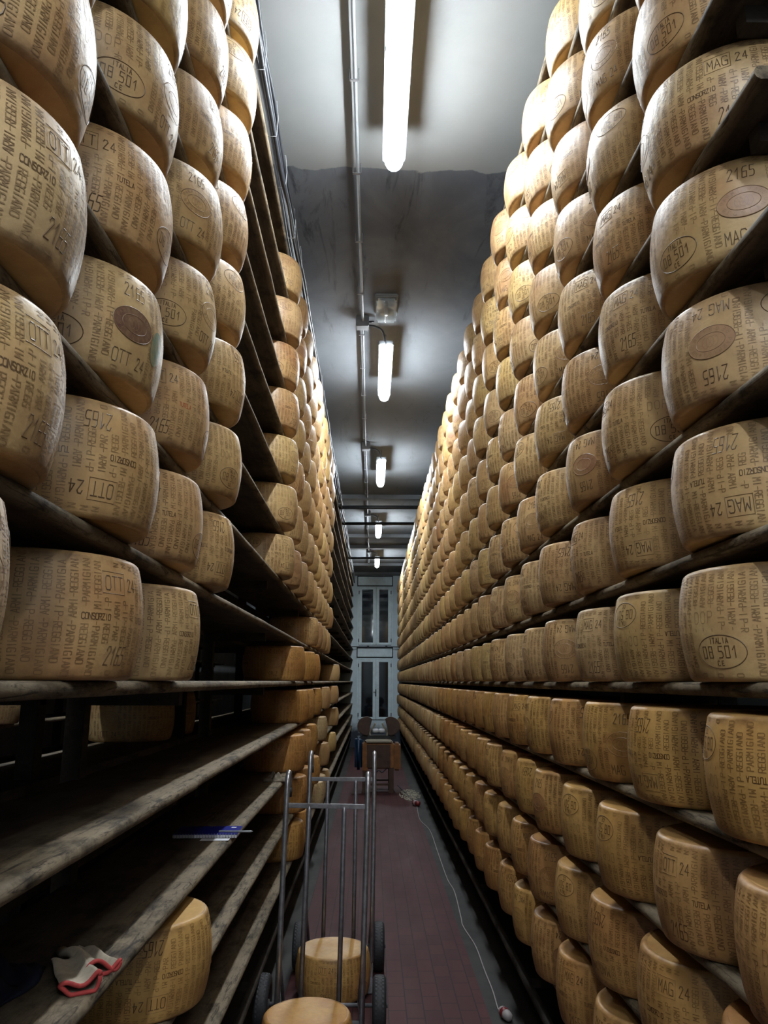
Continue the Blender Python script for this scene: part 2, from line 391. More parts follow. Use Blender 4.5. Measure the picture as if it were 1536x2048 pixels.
def text(bm, s, z, txt, h, adv, w, mi, rot=0, slant=0, off=.0006, ridge=0, width=.62):
    """txt starting at (s, z); rot 0 reads along s, 1 reads upwards, -1 reads downwards"""
    gx = h*width/4; gy = h/6
    for i, ch in enumerate(txt):
        for pl in FONT[ch]:
            pp = []
            for (x, y) in pl:
                u = i*adv+x*gx+slant*y*gy; v = y*gy
                pp.append({0: (s+u, z+v), 1: (s-v, z+u), -1: (s+v, z-u)}[rot])
            stroke(bm, pp, w, mi, off, ridge)
def ellipse(cx, cz, rx, rz, n=36, a0=0, a1=2*PI):
    return [(cx+rx*math.cos(a0+(a1-a0)*i/n), cz+rz*math.sin(a0+(a1-a0)*i/n)) for i in range(n+1)]
def patch(bm, cx, cz, rx, rz, mi, off, tilt=0):
    n, m = 28, 5; rings = []
    for j in range(1, m+1):
        rings.append([bm.verts.new(surf(cx+j/m*(rx*math.cos(2*PI*i/n)), cz+j/m*(rz*math.sin(2*PI*i/n)+tilt*rx*math.cos(2*PI*i/n)), off)) for i in range(n)])
    c = bm.verts.new(surf(cx, cz, off))
    for i in range(n):
        k = (i+1) % n
        bm.faces.new((c, rings[0][i], rings[0][k])).material_index = mi
        for j in range(m-1): bm.faces.new((rings[j][i], rings[j+1][i], rings[j+1][k], rings[j][k])).material_index = mi
S_A, S_I, S_D, S_B = 0.0, .30, .265, .47       # arc positions of the four marks; the set repeats half way round
def wheel_body(bm, seg, nz):
    uvl = bm.loops.layers.uv.verify()
    zs = [0, .0015, .004, .007, .010]+[.010+(H-.020)*i/nz for i in range(1, nz)]+[H-.010, H-.007, H-.004, H-.0015, H]
    rad = [.150, .1935, .1985]+[None]*0
    prof = [(0, .0, .5), (.10, .0, .5), (.185, 0, .5), (.196, 0, .0)]
    rings = []
    def ring(r_, z_, v_):
        rings.append(([bm.verts.new((r_*math.cos(2*PI*j/seg), r_*math.sin(2*PI*j/seg), z_)) for j in range(seg)], v_))
    ring(.10, 0, .5); ring(.185, 0, .5); ring(.1965, 0, .02)
    for z_ in zs[1:-1]: ring(rprof(z_), z_, z_/H)
    ring(.1965, H, .98); ring(.190, H-.0008, .97); ring(.180, H-.0035, .5); ring(.10, H-.0035, .5)
    for (a, va), (b, vb) in zip(rings, rings[1:]):
        for j in range(seg):
            k = (j+1) % seg; f = bm.faces.new((a[j], a[k], b[k], b[j])); f.smooth = True
            for lp, uvv in zip(f.loops, ((j/seg, va), ((j+1)/seg, va), ((j+1)/seg, vb), (j/seg, vb))): lp[uvl].uv = uvv
    for ringv, flip in ((rings[0][0], True), (rings[-1][0], False)):
        f = bm.faces.new(ringv[::-1] if flip else ringv)
        for lp in f.loops: lp[uvl].uv = (.5, .5)
def build_wheel(name, month, brandmat, green=False, seed=0, red=False):
    rs = random.Random(seed); bm = bmesh.new(); wheel_body(bm, 72, 12)
    rects = []
    for base in (0, PI*R):
        rects += [(base+S_A+.008, base+S_A+.112, .158, .212), (base+S_A+.028, base+S_A+.09, .026, .066), (base+S_A-.034, base+S_A+.034, .108, .126),
                  (base+S_A+.11, base+S_A+.155, .108, .126), (base+S_I-.063, base+S_I+.063, .022, .096), (base+S_D-.03, base+S_D+.03, .118, .146),
                  (base+S_B-.055, base+S_B+.055, .018, .215)]
    C = 2*PI*R; ncol = 58
    def clear(s_, z_, m=.004):
        for (a, b, c, d) in rects:
            for o_ in (-C, 0, C):
                if a-m < s_+o_ < b+m and c-m < z_ < d+m: return False
        return True
    for i in range(ncol):
        s_ = C*i/ncol
        up, dn = ('I-PARMIGIANO', 'P-REGGIANO') if i % 2 else ('ARMI-REGGIANO', '-PARMIGIANO')
        z0 = .112+.012*(i % 2)+rs.uniform(-.002, .002)
        for word, rot in ((up, 1), (dn, -1)):
            for j, ch in enumerate(word):
                z_ = z0+(.003+j*.0092)*rot
                if not .014 < z_ < .219 or not clear(s_, z_+.004*rot): continue
                text(bm, s_+(.0073*rot), z_, ch, .0146, .0092, .0018, 1, rot, width=.47)
    for base in (0, PI*R):
        a = base+S_A
        text(bm, a-.031, .1115, 'CONSORZIO', .0115, .0071, .0017, 2, width=.50)
        text(bm, a+.112, .1115, 'TUTELA', .0115, .0073, .0017, 6 if red and base == 0 else 2, width=.50)
        if (base > 0) == (seed % 2 == 0) or True:
            text(bm, a+.018, .170, month, .027, .0165, .0022, 2, width=.46, ridge=.0006)
            text(bm, a+.080, .172, '24', .024, .0155, .0022, 2, width=.44, ridge=.0006)
            stroke(bm, [(a+.011, .163), (a+.011, .205), (a+.069, .205), (a+.069, .163), (a+.011, .163)], .0016, 1, ridge=.0006)
        text(bm, a+.030, .029, '2165', .034, .0145, .0023, 2, slant=.12, width=.34, ridge=.0006)
        ii = base+S_I
        stroke(bm, ellipse(ii, .060, .060, .034), .0018, 2, ridge=.0006)
        text(bm, ii-.022, .077, 'ITALIA', .0110, .0078, .0018, 2, width=.5)
        text(bm, ii-.046, .048, '08', .023, .0165, .0021, 2, width=.5)
        text(bm, ii-.004, .048, '501', .023, .0160, .0021, 2, width=.5)
        text(bm, ii-.010, .032, 'CE', .0095, .0105, .0018, 2, width=.5)
        text(bm, base+S_D-.026, .120, 'D', .024, .02, .0016, 1, width=.5); text(bm, base+S_D-.006, .120, 'O', .024, .02, .0016, 1, width=.5)
        text(bm, base+S_D+.014, .120, 'P', .024, .02, .0016, 1, width=.5)
        b = base+S_B
        text(bm, b-.030, .176, '2165', .030, .0155, .0022, 2, slant=.05, width=.38, ridge=.0006)
        text(bm, b-.046, .026, month, .027, .0165, .0022, 2, width=.46, ridge=.0006)
        text(bm, b+.018, .026, '24', .025, .0155, .0022, 2, width=.44, ridge=.0006)
        if brandmat is not None: patch(bm, b, .116, .055, .036, 3, .0010)
        for rx, rz, w in ((.055, .036, .0018), (.034, .020, .0013)): stroke(bm, ellipse(b, .116, rx, rz), w, 4, .0013, .0006)
        for word, c0, sgn in (('PARMIGIANO', PI*.92, -1), ('REGGIANO', PI*1.13, 1)):     # ring lettering
            n = len(word)
            for j, ch in enumerate(word):
                an = c0+sgn*j/(n-1)*PI*.80
                ex, ez = b+.0445*math.cos(an), .116+.0280*math.sin(an)
                ori = an-PI/2 if sgn < 0 else an+PI/2
                ca, sa = math.cos(ori), math.sin(ori)
                for pl in FONT[ch]:
                    stroke(bm, [(ex+((x-2)*.0012*ca-(y-3)*.0014*sa), ez+((x-2)*.0012*sa+(y-3)*.0014*ca)) for (x, y) in pl], .0011, 4, .0013)
        for j in range(3): stroke(bm, ellipse(b+(j-1)*.010, .116, .009, .012, 14), .0010, 4, .0013)
        if green and base == 0: patch(bm, b+.086, .098, .028, .040, 5, .0009, .25)
    for v in bm.verts:                                     # a little unevenness, as hand-turned wheels have
        a = math.atan2(v.co.y, v.co.x); q = 1+.004*math.sin(3*a+seed)+.003*math.sin(5*a+2*seed)*math.sin(v.co.z*25)
        v.co.x *= q; v.co.y *= q
    me = bpy.data.meshes.new(name); bm.to_mesh(me); bm.free()
    for m in (M['rind'], M['letter'], M['mark'], brandmat or M['letter'], M['brandline'] if brandmat is M['brand'] else M['relief'], M['green'], M['redink']): me.materials.append(m)
    for p in me.polygons:
        if p.material_index == 0: p.use_smooth = True
    me.set_sharp_from_angle(angle=math.radians(50))
    return me
MESH = {'ott': build_wheel('wheel_october', 'OTT', None, False, 1), 'ottg': build_wheel('wheel_october_green', 'OTT', M['brand'], True, 2),
        'mag': build_wheel('wheel_may', 'MAG', None, False, 4), 'magb': build_wheel('wheel_may_brand', 'MAG', M['mauve'], False, 5), 'ottb': build_wheel('wheel_october_brand', 'OTT', M['mauve'], False, 6), 'magr': build_wheel('wheel_may_red', 'OTT', None, False, 3, True)}
WHITE = (1.02, 1.12, 1.35, 1); ORANGE = (1.0, .80, .52, 1); NORMAL = (1, 1, 1, 1)
n_wheels = 0
def wheel(x, y, z, var, phi=None, mark='A', flip=False, tint=NORMAL, label='', group=None, cat='cheese wheel'):
    """phi: world direction (degrees) that the chosen mark faces"""
    o = bpy.data.objects.new('wheel_of_cheese', MESH[var]); COL.objects.link(o)
    rz = random.uniform(0, 2*PI)
    if phi is not None:
        th = {'A': S_A+.02, 'I': S_I, 'B': S_B, 'T': S_A+.133}[mark]/R
        rz = math.radians(phi)+th if flip else math.radians(phi)-th
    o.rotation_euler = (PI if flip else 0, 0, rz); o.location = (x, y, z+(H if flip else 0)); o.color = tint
    return tag(o, label, cat, group)

# where every rack wheel stands: (side, shelf k, y, number in its block, block)
SP = {}   # special orientation of the wheels nearest the camera
for key, val in {('L', 3, 0): ('ott', -30, 'T', False), ('L', 2, 0): ('ott', -20, 'A', False), ('L', 1, 0): ('ott', -17, 'A', False), ('L', 0, 1): ('ott', -30, 'A', False),
    ('L', 0, 2): ('ott', -14, 'A', False), ('L', 2, 1): ('ottg', -27, 'B', False), ('L', 1, 1): ('ott', -36, 'A', True), ('L', 3, 1): ('ott', 2, 'I', False),
    ('L', 1, 2): ('ott', -40, 'T', False), ('L', 2, 2): ('magr', -32, 'T', False), ('L', 1, 3): ('ott', -18, 'A', True), ('L', 3, 3): ('ott', -5, 'A', True),
    ('L', 5, 1): ('ottg', -50, 'B', False), ('L', 4, 1): ('ott', 60, 'A', False),
    ('R', 4, 0): ('mag', 232, 'A', False), ('R', 3, 0): ('magb', 199, 'I', False), ('R', 2, 0): ('magb', 216, 'B', True), ('R', 1, 0): ('mag', 228, 'A', True),
    ('R', 0, 0): ('mag', 206, 'I', False), ('R', -1, 0): ('mag', 240, 'A', True), ('R', -1, 1): ('mag', 205, 'A', True), ('R', 4, 1): ('mag', 192, 'A', False),
    ('R', 3, 1): ('mag', 201, 'A', False), ('R', 5, 2): ('mag', 195, 'I', False), ('R', 0, 1): ('mag', 190, 'I', True), ('R', -2, 1): ('ott', 188, 'A', False),
    ('R', -3, 0): ('mag', 215, 'I', True), ('R', -2, 2): ('mag', 188, 'I', True), ('R', 2, 1): ('mag', 200, 'T', False), ('R', 1, 1): ('mag', 190, 'T', True)}.items(): SP[key] = val
rows = []
KL = 1.062
rj = random.Random(3)
for k in range(-4, 9):                                    # right rack: full from end to end
    y = {-2: 1.53, -1: 1.64}.get(k, 1.69); i = 0
    while y < YEND-.3:
        rows.append(('R', k, y+rj.uniform(-.012, .012), i, 'A')); y += .475; i += 1
for k in range(1, 9):
    for i, y in enumerate((1.02, 1.495, 1.965, 2.435)): rows.append(('L', k, y*KL, i, 'A'))
for i, y in enumerate((.88, 1.49, 1.965)): rows.append(('L', 0, y*KL, i, 'A'))
rows.append(('L', -3, 2.36*KL, 0, 'A'))
for k in range(2, 9):
    for i in range(10): rows.append(('L', k, (4.33+.475*i+rj.uniform(-.008, .008))*KL, i, 'B'))
for k, ys in {1: (6.46, 6.93, 7.42, 7.9, 8.37), 0: (5.24, 6.2, 6.75, 10.9), -1: (5.68, 6.2, 6.95, 8.5, 10.4), -2: (5.33, 5.85, 6.6, 8.0, 10.6), -3: (5.55, 6.1, 6.95, 8.45, 10.1), -4: (5.5, 6.0, 7.6, 8.1, 8.6)}.items():
    for i, y in enumerate(ys): rows.append(('L', k, y*KL, i, 'B'))
def px(x, y, z):                                          # picture position of a point, only used to leave out what the frame never shows
    v = cam.matrix_world.inverted() @ Vector((x, y, z))
    return (768+1538*v.x/-v.z, 1024-1538*v.y/-v.z, -v.z) if v.z < -.05 else None
def in_frame(x, y, z):
    for a in range(8):
        for zz in (z, z+H):
            p = px(x+R*math.cos(a*PI/4), y+R*math.sin(a*PI/4), zz)
            if p and -5 < p[0] < 1541 and -5 < p[1] < 2053: return True
    return False
vis = []
for (sd, k, y, i, blk) in rows:
    cx = CL if sd == 'L' else CR
    if in_frame(cx, y, sz(k)): vis.append((px(cx, y, sz(k))[2], sd, k, y, i, blk))
vis.sort()
ORD = ['first', 'second', 'third', 'fourth', 'fifth', 'sixth', 'seventh', 'eighth', 'ninth', 'tenth', 'eleventh', 'twelfth', 'thirteenth', 'fourteenth', 'fifteenth', 'sixteenth', 'seventeenth', 'eighteenth', 'nineteenth', 'twentieth']
first = {}
for v in vis:
    key = (v[1], v[2], v[5]); first[key] = min(first.get(key, 99), v[4])
near, farw = vis[:285], vis[285:]
for (d, sd, k, y, i, blk) in near:
    cx = CL if sd == 'L' else CR
    var, phi, mark, flip = 'mag' if sd == 'R' else 'ott', None, 'A', rj.random() < .5
    if rj.random() < .16: var += 'b'
    if (sd, k, i) in SP and blk == 'A': var, phi, mark, flip = SP[(sd, k, i)]
    tint = NORMAL; look = 'tan'
    if sd == 'L' and blk == 'B' and k <= 0:
        if (k, i) in ((-1, 3), (-2, 3), (-3, 3), (-4, 2), (-4, 3), (-4, 4), (0, 3), (-3, 4)): tint, look = WHITE, 'pale whitish'
        else: tint, look = ORANGE, 'deep orange'
    if sd == 'L' and blk == 'A' and k == -3: tint, look = (1.05, .92, .62, 1), 'golden'
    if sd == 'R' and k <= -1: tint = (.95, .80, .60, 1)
    n = i-first[(sd, k, blk)]
    up = ORD[k+4]
    if sd == 'R': lab = '%s cheese wheel, %s in view from the near end, %s shelf up, right-hand rack' % (look, ORD[n], up)
    elif blk == 'A' and k == -3: lab = 'golden cheese wheel standing alone on the near part of a low left-hand shelf'
    elif blk == 'A': lab = '%s cheese wheel, %s in the near block on the %s shelf up, left-hand rack' % (look, ORD[n], up)
    else: lab = '%s cheese wheel, %s in the farther block on the %s shelf up, left-hand rack' % (look, ORD[n], up)
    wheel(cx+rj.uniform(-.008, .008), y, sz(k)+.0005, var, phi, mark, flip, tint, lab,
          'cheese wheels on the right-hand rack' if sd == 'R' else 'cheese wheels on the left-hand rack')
# the farthest wheels, too many to part: one object
bm = bmesh.new(); wheel_body(bm, 36, 6)
proto = bpy.data.meshes.new('far_wheel'); bm.to_mesh(proto); bm.free()
big = bmesh.new(); lay = big.faces.layers.float.new('wid')
for (d, sd, k, y, i, blk) in farw:
    a = len(big.verts); b = len(big.faces); big.from_mesh(proto)
    big.verts.ensure_lookup_table(); big.faces.ensure_lookup_table()
    off = Vector(((CL if sd == 'L' else CR)+rj.uniform(-.008, .008), y, sz(k)+.0005)); q = rj.random()
    for v in big.verts[a:]: v.co += off
    for f in big.faces[b:]: f[lay] = q
o = mesh_obj('distant_cheese_wheels', big, M['far'])
o.data.set_sharp_from_angle(angle=math.radians(50))
tag(o, 'countless tan cheese wheels filling both racks towards the end wall', 'cheese wheels', None, 'stuff')

# ------------------------------------------------------------------ racks
def board(bm, x_front, x_back, y0, y1, z, rs, th=.032, nose=True):
    """shelf plank: rounded nose along x_front, toned pale for wear and painted lamp light"""
    sgn = 1 if x_front > x_back else -1
    n = max(2, int((y1-y0)/.22)); rings = []
    if bm.verts.layers.float.get('lit_wear') is None: bm.verts.layers.float.new('lit_wear')
    ph = rs.uniform(0, 6)
    for i in range(n+1):
        y = y0+(y1-y0)*i/n
        dx = rs.uniform(-.0015, .0015)+.003*math.sin(y*1.3+ph); dz = rs.uniform(-.0012, .0)
        xs = x_front+dx*sgn
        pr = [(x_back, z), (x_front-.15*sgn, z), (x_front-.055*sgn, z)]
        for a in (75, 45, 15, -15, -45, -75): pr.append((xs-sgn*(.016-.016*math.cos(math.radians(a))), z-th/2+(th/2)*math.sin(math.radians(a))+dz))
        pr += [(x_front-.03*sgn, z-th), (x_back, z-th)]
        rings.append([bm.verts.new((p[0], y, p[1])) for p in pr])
        lw = bm.verts.layers.float.get('lit_wear')
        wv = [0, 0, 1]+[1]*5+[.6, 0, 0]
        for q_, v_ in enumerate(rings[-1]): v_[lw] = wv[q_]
    m = len(rings[0])
    for a, b in zip(rings, rings[1:]):
        for j in range(m): bm.faces.new((a[j], a[(j+1) % m], b[(j+1) % m], b[j]))
    bm.faces.new(rings[0][::-1]); bm.faces.new(rings[-1])
def rack(name, label, xf, xb, y0, y1, frames_y, xpost, seed, kmin=-4, kmax=9):
    rs = random.Random(seed); root = empty(name, (0, 0, 0)); tag(root, label, 'rack')
    for k in range(kmin, kmax+1):
        bm = bmesh.new(); ys = [y0]+[y for y in frames_y[1::2] if y0+.5 < y < y1-.3]+[y1]
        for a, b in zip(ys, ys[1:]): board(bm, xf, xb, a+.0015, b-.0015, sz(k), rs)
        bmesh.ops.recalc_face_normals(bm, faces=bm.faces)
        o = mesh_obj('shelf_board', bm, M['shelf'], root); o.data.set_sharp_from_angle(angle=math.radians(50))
    bm = bmesh.new(); xr = xf+(.05 if xb > xf else -.05)
    tube(bm, [(xr, y0+.02, sz(-5)), (xr, y1-.02, sz(-5))], .022, 8)
    mesh_obj('base_rail', bm, M['post'], root)
    for y in frames_y:
        if not y0 < y < y1: continue
        bm = bmesh.new(); box(bm, xpost-.03, xpost+.03, y-.03, y+.03, 0, CEIL-.02, 0, .004)
        for k in range(kmin-1, kmax+1):
            zz = sz(k)-.0325; a, b = sorted((xf+(.07 if xb > xf else -.07), xpost+(.03 if xpost > xf else -.03)))
            box(bm, a, b, y-.022, y+.022, zz-.045, zz)
        mesh_obj('upright_frame', bm, M['post'], root, False)
    return root
fr = [.62+1.95*i for i in range(12)]
rack('cheese_rack', 'tall dark wooden rack completely filled with cheese wheels along the right-hand wall', XR, 1.13, 1.304, YEND-.03, [1.45]+[2.6+1.95*i for i in range(11)], 1.165, 1)
rack('cheese_rack', 'tall worn wooden rack with long empty shelves between two blocks of wheels', XL, -.935, .30, YEND-.03, fr, -.945, 2)
rack('cheese_rack', 'shadowy wooden rack standing back to back behind the partly empty one', -1.40, -1.02, .30, YEND-.03, fr, -1.09, 3)
rack('cheese_rack', 'distant wooden rack across the second aisle, seen through empty shelves', -2.63, -3.02, -.6, 14, [y-.8 for y in fr], -2.99, 4, -4, 8)
# wheels dimly seen in the racks behind
for j, (x, y, k, lb) in enumerate(((-1.27, 4.22, -1, 'dim cheese wheel in the back rack, at eye level beyond the dark post'), (-1.27, 4.72, -1, 'dim cheese wheel in the back rack, second beyond the dark post'),
        (-1.27, 4.15, -2, 'dim cheese wheel in the back rack, behind the shelf with the blue notebook'), (-1.27, 4.65, -2, 'dim cheese wheel in the back rack, second behind the notebook shelf'),
        (-2.76, 5.75, -1, 'pale cheese wheel edge seen across the second aisle past a post'))):
    wheel(x, y, sz(k)+.0005, 'ott', None, 'A', False, NORMAL, lb, 'cheese wheels in the racks behind')

# ------------------------------------------------------------------ lamps
def arc_pts(c, r, a0, a1, n): return [(c[0]+r*math.cos(a0+(a1-a0)*i/n), c[1]+r*math.sin(a0+(a1-a0)*i/n)) for i in range(n+1)]
def lamp(x, y0, label, group, L=1.27):
    r = empty('tube_lamp', (x, y0, LZ)); tag(r, label, 'ceiling lamp', group)
    bm = bmesh.new(); n = 20; prof = []
    rr = .052
    pts = [(0, .0, 0), (0, .004, 0), (0, .02, 0), (0, .05, 0), (0, L-.08, 0), (0, L-.05, 0), (0, L-.028, 0), (0, L-.012, 0), (0, L-.002, 0)]
    rad = [.036, .044, .050, rr, rr, .050, .042, .028, .008]
    tube(bm, pts, rr, n, radii=rad)
    for v in bm.verts: v.co.z = min(v.co.z, .014)
    mesh_obj('diffuser', bm, M['lamp'], r)
    bm = bmesh.new(); box(bm, -.064, .064, .01, L-.03, .0145, .062, 0, .006); mesh_obj('housing', bm, M['pvc'], r, False)
    for yy in (.22, L-.25):
        bm = bmesh.new(); tube(bm, [(0, yy, .06), (0, yy, CEIL-LZ+.002)], .005, 8); mesh_obj('hanger', bm, M['steel'], r)
    for yy in (.18, .62, L-.22):
        for s_ in (-1, 1):
            bm = bmesh.new(); box(bm, s_*.053-.005, s_*.053+.005, yy-.012, yy+.012, .000, .014, 0, .002); mesh_obj('clip', bm, M['pvc'], r, False)
    return r
LY = [-1.60, 2.40, 6.23, 9.80, 13.95, 18.08]
LN = ['tube lamp overhead, above where the two racks begin', 'nearest bright tube lamp, cut off by the top of the picture', 'second bright tube lamp, just past the unlit clear box lamp', 'third bright tube lamp along the stained grey ceiling',
      'fourth bright tube lamp, crossed by a dark tie bar', 'farthest bright tube lamp, nearest the end wall window']
for y, l in zip(LY, LN): lamp(LX, y, l, 'tube lamps above the aisle', 1.45 if 0 < y < 3 else 1.27)
for x, y, l in ((-1.0, -3.5, 'tube lamp over the cross passage, left of three side by side'), (LX, -3.5, 'tube lamp over the cross passage, middle of three side by side'), (1.15, -3.5, 'tube lamp over the cross passage, right of three side by side')): lamp(x, y, l, 'tube lamps over the cross passage')
for i, y in enumerate((1.6, 6.0)): lamp(-2.0, y, 'tube lamp above the second aisle, %s' % ('near' if i == 0 else 'farther along'), 'tube lamps above the second aisle')
# unlit clear bulkhead lamp
r = empty('bulkhead_lamp', (.10, 5.68, CEIL)); tag(r, 'unlit clear plastic emergency lamp screwed to the ceiling', 'emergency lamp')
bm = bmesh.new(); box(bm, -.095, .095, 0, .36, -.03, 0, 0, .008); mesh_obj('base', bm, M['pvc'], r, False)
bm = bmesh.new(); box(bm, -.085, .085, .012, .348, -.10, -.0305, 0, .018); mesh_obj('cover', bm, M['clear'], r, True)
bm = bmesh.new(); tube(bm, [(0, .05, -.06), (0, .31, -.06)], .012, 10); mesh_obj('tube', bm, M['tie'], r)
# conduit with clips and boxes
r = empty('ceiling_conduit', (0, 0, 0)); tag(r, 'long thin grey conduit running along the ceiling beside the lamps', 'conduit')
CX, CZ = -.098, CEIL-.055
bm = bmesh.new(); tube(bm, [(CX+.004*math.sin(i*1.1), -1+i*1.0, CZ+.002*math.sin(i*2.1)) for i in range(22)], .0080, 8); mesh_obj('pipe', bm, M['pvc'], r)
bm = bmesh.new(); tube(bm, [(CX-.006+.003*math.sin(i*.9+1), -1+i*1.0, CZ+.022) for i in range(22)], .007, 8); mesh_obj('pipe', bm, M['box'], r)  # second pipe added, hidden above the first, to widen the shadow on the ceiling
for i in range(28):
    y = .4+i*.74
    bm = bmesh.new(); box(bm, CX-.036, CX+.016, y-.008, y+.008, CZ-.013, CZ-.009); box(bm, CX-.036, CX-.032, y-.008, y+.008, CZ-.013, CEIL+.002); box(bm, CX+.012, CX+.016, y-.008, y+.008, CZ-.013, CEIL+.002)
    mesh_obj('clip', bm, M['steel'], r, False)
for i, y in enumerate(LY[2:]):
    r = empty('junction_box', (CX, y-.12, CEIL)); tag(r, 'grey junction box on the conduit beside the %s tube lamp' % ORD[i+1], 'junction box', 'junction boxes on the conduit')
    bm = bmesh.new(); box(bm, -.055, .055, -.05, .05, -.10, .0, 0, .006); mesh_obj('box', bm, M['box'], r, False)
    bm = bmesh.new(); tube(bm, bez([(.05, .01, -.07), (.11, .02, -.075), (.17, .05, -.10), (.195, .10, -.17), (LX-CX, .135, -.205)]), .009, 8); mesh_obj('cable', bm, M['cableblack'], r)
    if i == 0:
        bm = bmesh.new(); tube(bm, [(.05, -.02, -.05), (.10, -.02, -.05)], .009, 8); mesh_obj('cable', bm, M['cableblack'], r)
# tie bars between the racks
for i, (y, z, w) in enumerate(((12.15, 2.76, .030), (13.42, 2.75, .028), (17.35, 2.75, .024))):
    bm = bmesh.new(); tube(bm, [(XL-.12, y, EYE+z-.012), (XR+.12, y+.02, EYE+z)], w, 8)
    tag(mesh_obj('tie_bar', bm, M['blackmetal']), ('%s dark bar spanning the aisle just below the ceiling' % ('first', 'second', 'third')[i]), 'tie bar', 'tie bars over the aisle')
# cable bundle on the left rack
r = empty('cable_bundle', (0, 0, 0)); tag(r, 'bundle of black and grey cables tied along the top of the left-hand rack', 'cables')
rs = random.Random(5)
for i in range(9):
    x0, z0 = XL+.012+rs.uniform(-.006, .012)+(.018 if i % 3 == 0 else 0), sz(9)+.012+i*.021
    rr = (.014, .009, .008, .012, .007, .009, .011, .007, .006)[i]
    pts = [(x0+rs.uniform(-.006, .006), -.5+.35*j, z0+rs.uniform(-.007, .007)) for j in range(65)]
    bm = bmesh.new(); tube(bm, bez(pts, 3), rr, 7); mesh_obj('cable', bm, M['cablegrey' if i in (1, 4, 7, 8) else 'cableblack'], r)
for j in range(48):
    y = .2+.46*j+rs.uniform(-.06, .06)
    bm = bmesh.new(); tube(bm, [(XL-.012, y, sz(9)-.004), (XL+.044, y, sz(9)-.002), (XL+.050, y, sz(9)+.10), (XL+.040, y, sz(9)+.205), (XL-.012, y, sz(9)+.205)], .0020, 6); mesh_obj('cable_tie', bm, M['tie'], r)

# ------------------------------------------------------------------ hand trucks
def truck(x, y, w, ax, lean, roll, lab, htop, grp):
    """lean: how far the top leans away; w: spacing of the outer tubes; ax: half distance of the tyres"""
    r = empty('hand_truck', (x, y, 0), (0, roll, 0)); tag(r, lab, 'hand truck', grp)
    def P(xx, zz, yy=0): return (xx, yy+lean*(zz-.1)/1.2, zz)
    for s_ in (-1, 1):
        bm = bmesh.new(); h = w/2*s_
        pts = [P(h*.98, .10), P(h*.985, .5), P(h, 1.0), P(h, htop-.055)]+[P(h, htop-.055+.055*math.sin(a), .055*(1-math.cos(a))) for a in [PI*i/8 for i in range(1, 9)]]+[P(h, htop-.13, .112)]
        tube(bm, pts, .0145, 12); mesh_obj('side_tube', bm, M['steel'], r)
        bm = bmesh.new(); tube(bm, [P(h, htop-.085, .111), P(h, htop-.135, .112)], .0165, 12); mesh_obj('grip', bm, M['rubber'], r)
        bm = bmesh.new(); hh = w*.22*s_
        tube(bm, [P(hh, .12), P(hh, .6), P(hh*.98, htop-.19), P(hh*.98, htop-.165)], .0125, 12, radii=[.0125, .0125, .0125, .007]); mesh_obj('inner_tube', bm, M['steeldark'], r)
        bm = bmesh.new(); tube(bm, [P(h*.99, .43, .012), (h*.90, .15, .16)], .009, 8); tube(bm, [P(h*.98, .13, .0), (h*.90, .155, .16)], .009, 8); mesh_obj('brace', bm, M['steeldark'], r)
        a = ax*s_; t_ = empty('tyre_wheel', (a, .16, .142)); t_.parent = r
        prof = [(.062, -.030), (.10, -.036), (.128, -.034), (.139, -.022), (.142, 0), (.139, .022), (.128, .034), (.10, .036), (.062, .030), (.062, -.030)]
        bm = bmesh.new(); lathe(bm, prof, 40, 'x')
        for zz in (-.018, -.006, .006, .018):
            for j in range(40):
                q = 2*PI*j/40+(.08 if zz in (-.006, .018) else 0); c_, s2 = math.cos(q), math.sin(q)
                b = [bm.verts.new((zz+dx, (.1435-abs(zz)*.16)*math.cos(q+dq), (.1435-abs(zz)*.16)*math.sin(q+dq))) for dx, dq in ((-.0045, 0), (.0045, .02), (.0045, .10), (-.0045, .08))]
                bm.faces.new(b)
        mesh_obj('tyre', bm, M['rubber'], t_)
        bm = bmesh.new(); lathe(bm, [(0, -.028), (.02, -.034), (.026, -.02), (.055, -.012), (.0615, -.026), (.0615, .026), (.055, .012), (.026, .02), (.02, .034), (0, .034)], 24, 'x'); mesh_obj('rim', bm, M['steeldark'], t_)
    bm = bmesh.new(); yb = P(0, htop-.16)[1]
    box(bm, -w/2, w/2, yb-.006, yb+.006, htop-.175, htop-.150, 0, .003); mesh_obj('cross_bar', bm, M['steel'], r, False)
    bm = bmesh.new(); tube(bm, [(-w/2, .005, .115), (w/2, .005, .115)], .014, 10); mesh_obj('lower_bar', bm, M['steel'], r)
    bm = bmesh.new(); tube(bm, [(-ax-.045, .16, .142), (ax+.045, .16, .142)], .010, 10); mesh_obj('axle', bm, M['steeldark'], r)
    bm = bmesh.new(); box(bm, -w/2, w/2, -.24, .0, .008, .016, 0, .002); box(bm, -w/2, w/2, -.004, .004, .008, .12, 0, .001); mesh_obj('toe_plate', bm, M['steeldark'], r, False)
    return r
truck(-.262, 4.34, .440, .305, .10, math.radians(1.0), 'steel hand truck in front, carrying one cheese wheel', 1.30, 'steel hand trucks in the aisle')
truck(-.205, 5.26, .430, .255, .14, math.radians(.4), 'steel hand truck parked behind the first, carrying one cheese wheel', 1.325, 'steel hand trucks in the aisle')
wheel(-.300, 4.09, .0175, 'ott', None, 'A', False, (1.1, .93, .66, 1), 'yellow cheese wheel lying on the toe plate of the front hand truck')
wheel(-.222, 5.02, .0175, 'ott', -80, 'T', False, (1.15, 1.0, .72, 1), 'yellow cheese wheel lying on the toe plate of the rear hand truck')

